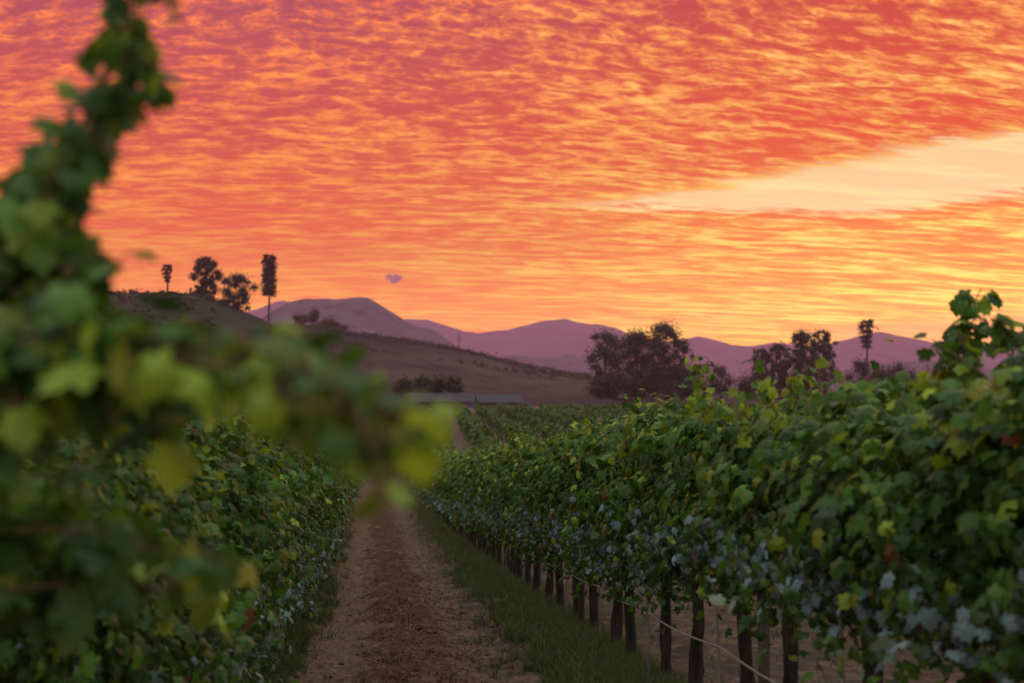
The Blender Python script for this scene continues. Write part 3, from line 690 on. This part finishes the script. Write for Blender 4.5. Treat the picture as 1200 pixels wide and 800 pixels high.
# hilltop trees at the left
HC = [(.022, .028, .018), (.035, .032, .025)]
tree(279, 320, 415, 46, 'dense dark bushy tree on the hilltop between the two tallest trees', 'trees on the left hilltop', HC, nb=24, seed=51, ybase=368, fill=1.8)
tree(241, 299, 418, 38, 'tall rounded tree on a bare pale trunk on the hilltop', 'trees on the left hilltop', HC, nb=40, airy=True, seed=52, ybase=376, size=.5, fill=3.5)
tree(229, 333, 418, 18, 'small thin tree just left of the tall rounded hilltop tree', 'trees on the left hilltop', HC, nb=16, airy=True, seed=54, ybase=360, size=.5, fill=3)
def palm(px, ytop, ybase, D, w, label, layers, name='palm_tree', long_crown=None, group=None, seed=0, catg='palm'):
    rng = np.random.default_rng(500 + seed); b = P(px, ybase, D); H = P(px, ytop, D)[2] - b[2]; wm = w / F * D
    t = empty(name, tuple(b)); tag(t, label, catg, group)
    link('trunk', mesh_from('trunk', *tube(spline([(0, 0, -1), (.1, 0, H * .4), (0, 0, H * .95)], 10), np.linspace(.32, .2, 10), 8, .05, rng)), M_TRUNK, t)
    z0 = H * (1 - long_crown) if long_crown else H - wm * .5; parts = []
    for Lr in range(layers):
        zc = z0 + (H - z0 - (.3 if long_crown else wm * .25)) * (Lr / max(1, layers - 1)); nf = 19; tl = Lr / max(1, layers - 1); prof = float(np.interp(tl, [0, .25, .5, .75, .9, 1], [.8, 1, .85, .95, 1, .75] if layers > 10 else [.35, .5, .6, .95, 1, .6]))
        for f in range(nf):
            a = rng.uniform(0, 6.28); e = rng.uniform(-.9, 1.0) if not long_crown else rng.uniform(-.35, .5); ln = wm / 2 * rng.uniform(.6, 1.1) * prof
            c = np.array([[math.cos(a) * ln * s * math.cos(e), math.sin(a) * ln * s * math.cos(e), zc + ln * s * math.sin(e) * .8 - .25 * ln * s * s] for s in np.linspace(.05, 1, 7)])
            m_ = 34; s = rng.integers(1, 7, m_); p = c[s] + rng.normal(0, .05 * wm, (m_, 3)) * (s / 6)[:, None]
            parts.append(scatter(LEAF_Q, p, rng.normal(0, 1, (m_, 3)), rng.normal(0, .5, (m_, 3)) + [math.cos(a), math.sin(a), -.4], rng.uniform(.22, .48, m_), np.asarray(HC)[rng.integers(0, 2, m_)] * rng.uniform(.7, 1.4, (m_, 1))))
            parts.append(tuple(list(tube(c, .05, 3)) + [np.tile([.04, .035, .025], (7 * 3 + 2, 1))]))
    V, T, C = cat3(parts); link('crown', mesh_from('crown', V, T, C, smooth_=False), M_TREE, t); return t
palm(1016, 375, 436, 384, 27, 'fan palm with round tufted head against the far mountains', 6, long_crown=.50, group='palms on the skyline', seed=1)
palm(196, 310, 344, 419, 15, 'small palm at the left end of the hilltop, against the sky', 5, long_crown=.55, group='palms on the skyline', seed=2)
palm(315, 299, 372, 416, 19, 'tall narrow columnar tree on a bare trunk at the right end of the hilltop', 14, name='columnar_tree', long_crown=.62, group='trees on the left hilltop', seed=3, catg='tree')
palm(1008, 424, 440, 382, 9, 'tiny young palm at the foot of the tall fan palm', 2, group='palms on the skyline', seed=4)

# utility pole on the ridge
b = P(538, 411, 600); t = empty('utility_pole', tuple(b)); tag(t, 'thin utility pole with crossarms standing alone on the brown ridge', 'utility pole')
H = P(538, 391, 600)[2] - b[2]
link('pole', mesh_from('pole', *tube([(0, 0, -2), (0, 0, H)], [.24, .18], 8)), M_POST, t)
for zc in (.93, .78, .63):
    link('crossarm', mesh_from('crossarm', *box(-1.1, 1.1, -.3, -.14, H * zc - .1, H * zc + .1)), M_POST, t)

# long low sheds behind the vineyard
M_ROOF = flat_mat('shed_roof', (.045, .043, .050), .85, .5, .6, .2); M_WALL = flat_mat('shed_wall', (.10, .085, .085), .8, .2, .8); M_DOOR = flat_mat('shed_door', (.05, .045, .05), .6)
for px0, px1, D, yt, yb, lb in ((480, 557, 252, 460.5, 470, 'long low shed with pale metal roof, left of the pair behind the vineyard'), (559, 612, 256, 462, 471, 'shorter low shed with blue-grey metal roof, right of the pair behind the vineyard')):
    a, c = P(px0, yb, D), P(px1, yb, D); w_ = c[0] - a[0]; zt = P(px0, yt, D)[2]; z0 = -2.3; h = zt - z0
    t = empty('shed', ((a[0] + c[0]) / 2, D, z0)); tag(t, lb, 'shed', 'sheds behind the vineyard')
    link('wall', mesh_from('wall', *box(-w_ / 2 + .2, w_ / 2 - .2, 0, 7, -.5, h * .52), smooth_=False), M_WALL, t)
    V = np.array([(-w_/2, -.4, h*.50), (w_/2, -.4, h*.50), (w_/2, 3.5, h), (-w_/2, 3.5, h), (-w_/2, 7.4, h*.50), (w_/2, 7.4, h*.50)] + [(-w_/2, -.4, h*.43), (w_/2, -.4, h*.43), (w_/2, 3.5, h-.2), (-w_/2, 3.5, h-.2), (-w_/2, 7.4, h*.43), (w_/2, 7.4, h*.43)])
    Q = [(0,1,2,3),(3,2,5,4),(7,6,9,8),(8,9,10,11),(0,6,7,1),(4,5,11,10),(0,3,9,6),(3,4,10,9),(1,7,8,2),(2,8,11,5)]
    link('roof', mesh_from('roof', V, np.array(Q), smooth_=False, k=4), M_ROOF, t)
    for q in range(int(w_ / 3)):
        x = -w_ / 2 + 1.2 + q * 3; link('door', mesh_from('door', *box(x, x + 1.1, -.04, .04, -.3, h * .42), smooth_=False), M_DOOR, t)
# ridge scrub: dark brush that roughens the skyline of the hillside and the mesa
pr = []; rng = np.random.default_rng(8)
for n_, px0, px1, D0, D1, hm, nmn in ((1500, 330, 760, 500, 640, 1.3, 'hillside'), (500, -300, 250, 300, 420, 1.2, 'knoll')):
    for _ in range(n_):
        px = rng.uniform(px0, px1); D = D0 + (D1 - D0) * rng.random() ** .5; q = P(px, 400, D); r_ = math.hypot(q[0], D)
        z = RIDGES[nmn](q[0], D)
        if mn.noise((q[0] * .02, D * .02, 1)) < .02 and D < D1 - 30: continue
        s = hm * rng.uniform(.4, 1.2); pr.append((q[0], D, z + s * .3, s * 1.3, s * .8))
V, T, C = blob_crown(rng, pr, 8, .9, [(.03, .028, .022), (.045, .036, .03)])
tag(link('scrub', mesh_from('scrub', V, T, C, smooth_=False), M_TREE), 'low dark scrub dotted over the brown hillside', 'scrub', kind='stuff')

# ------------------------------------------------------------------ haze
m, out = newmat('haze_air'); pv = N.new('ShaderNodeVolumePrincipled')
pv.inputs['Color'].default_value = (1., .47, .74, 1); pv.inputs['Density'].default_value = 1.5e-4; pv.inputs['Anisotropy'].default_value = .35
L.new(pv.outputs[0], out.inputs['Volume'])
hz = link('haze', mesh_from('haze', *box(-5600, 6200, -1000, 5300, -16, 275), smooth_=False), m); tag(hz, kind='stuff', label='thin pink evening haze over the valley', cat='haze')
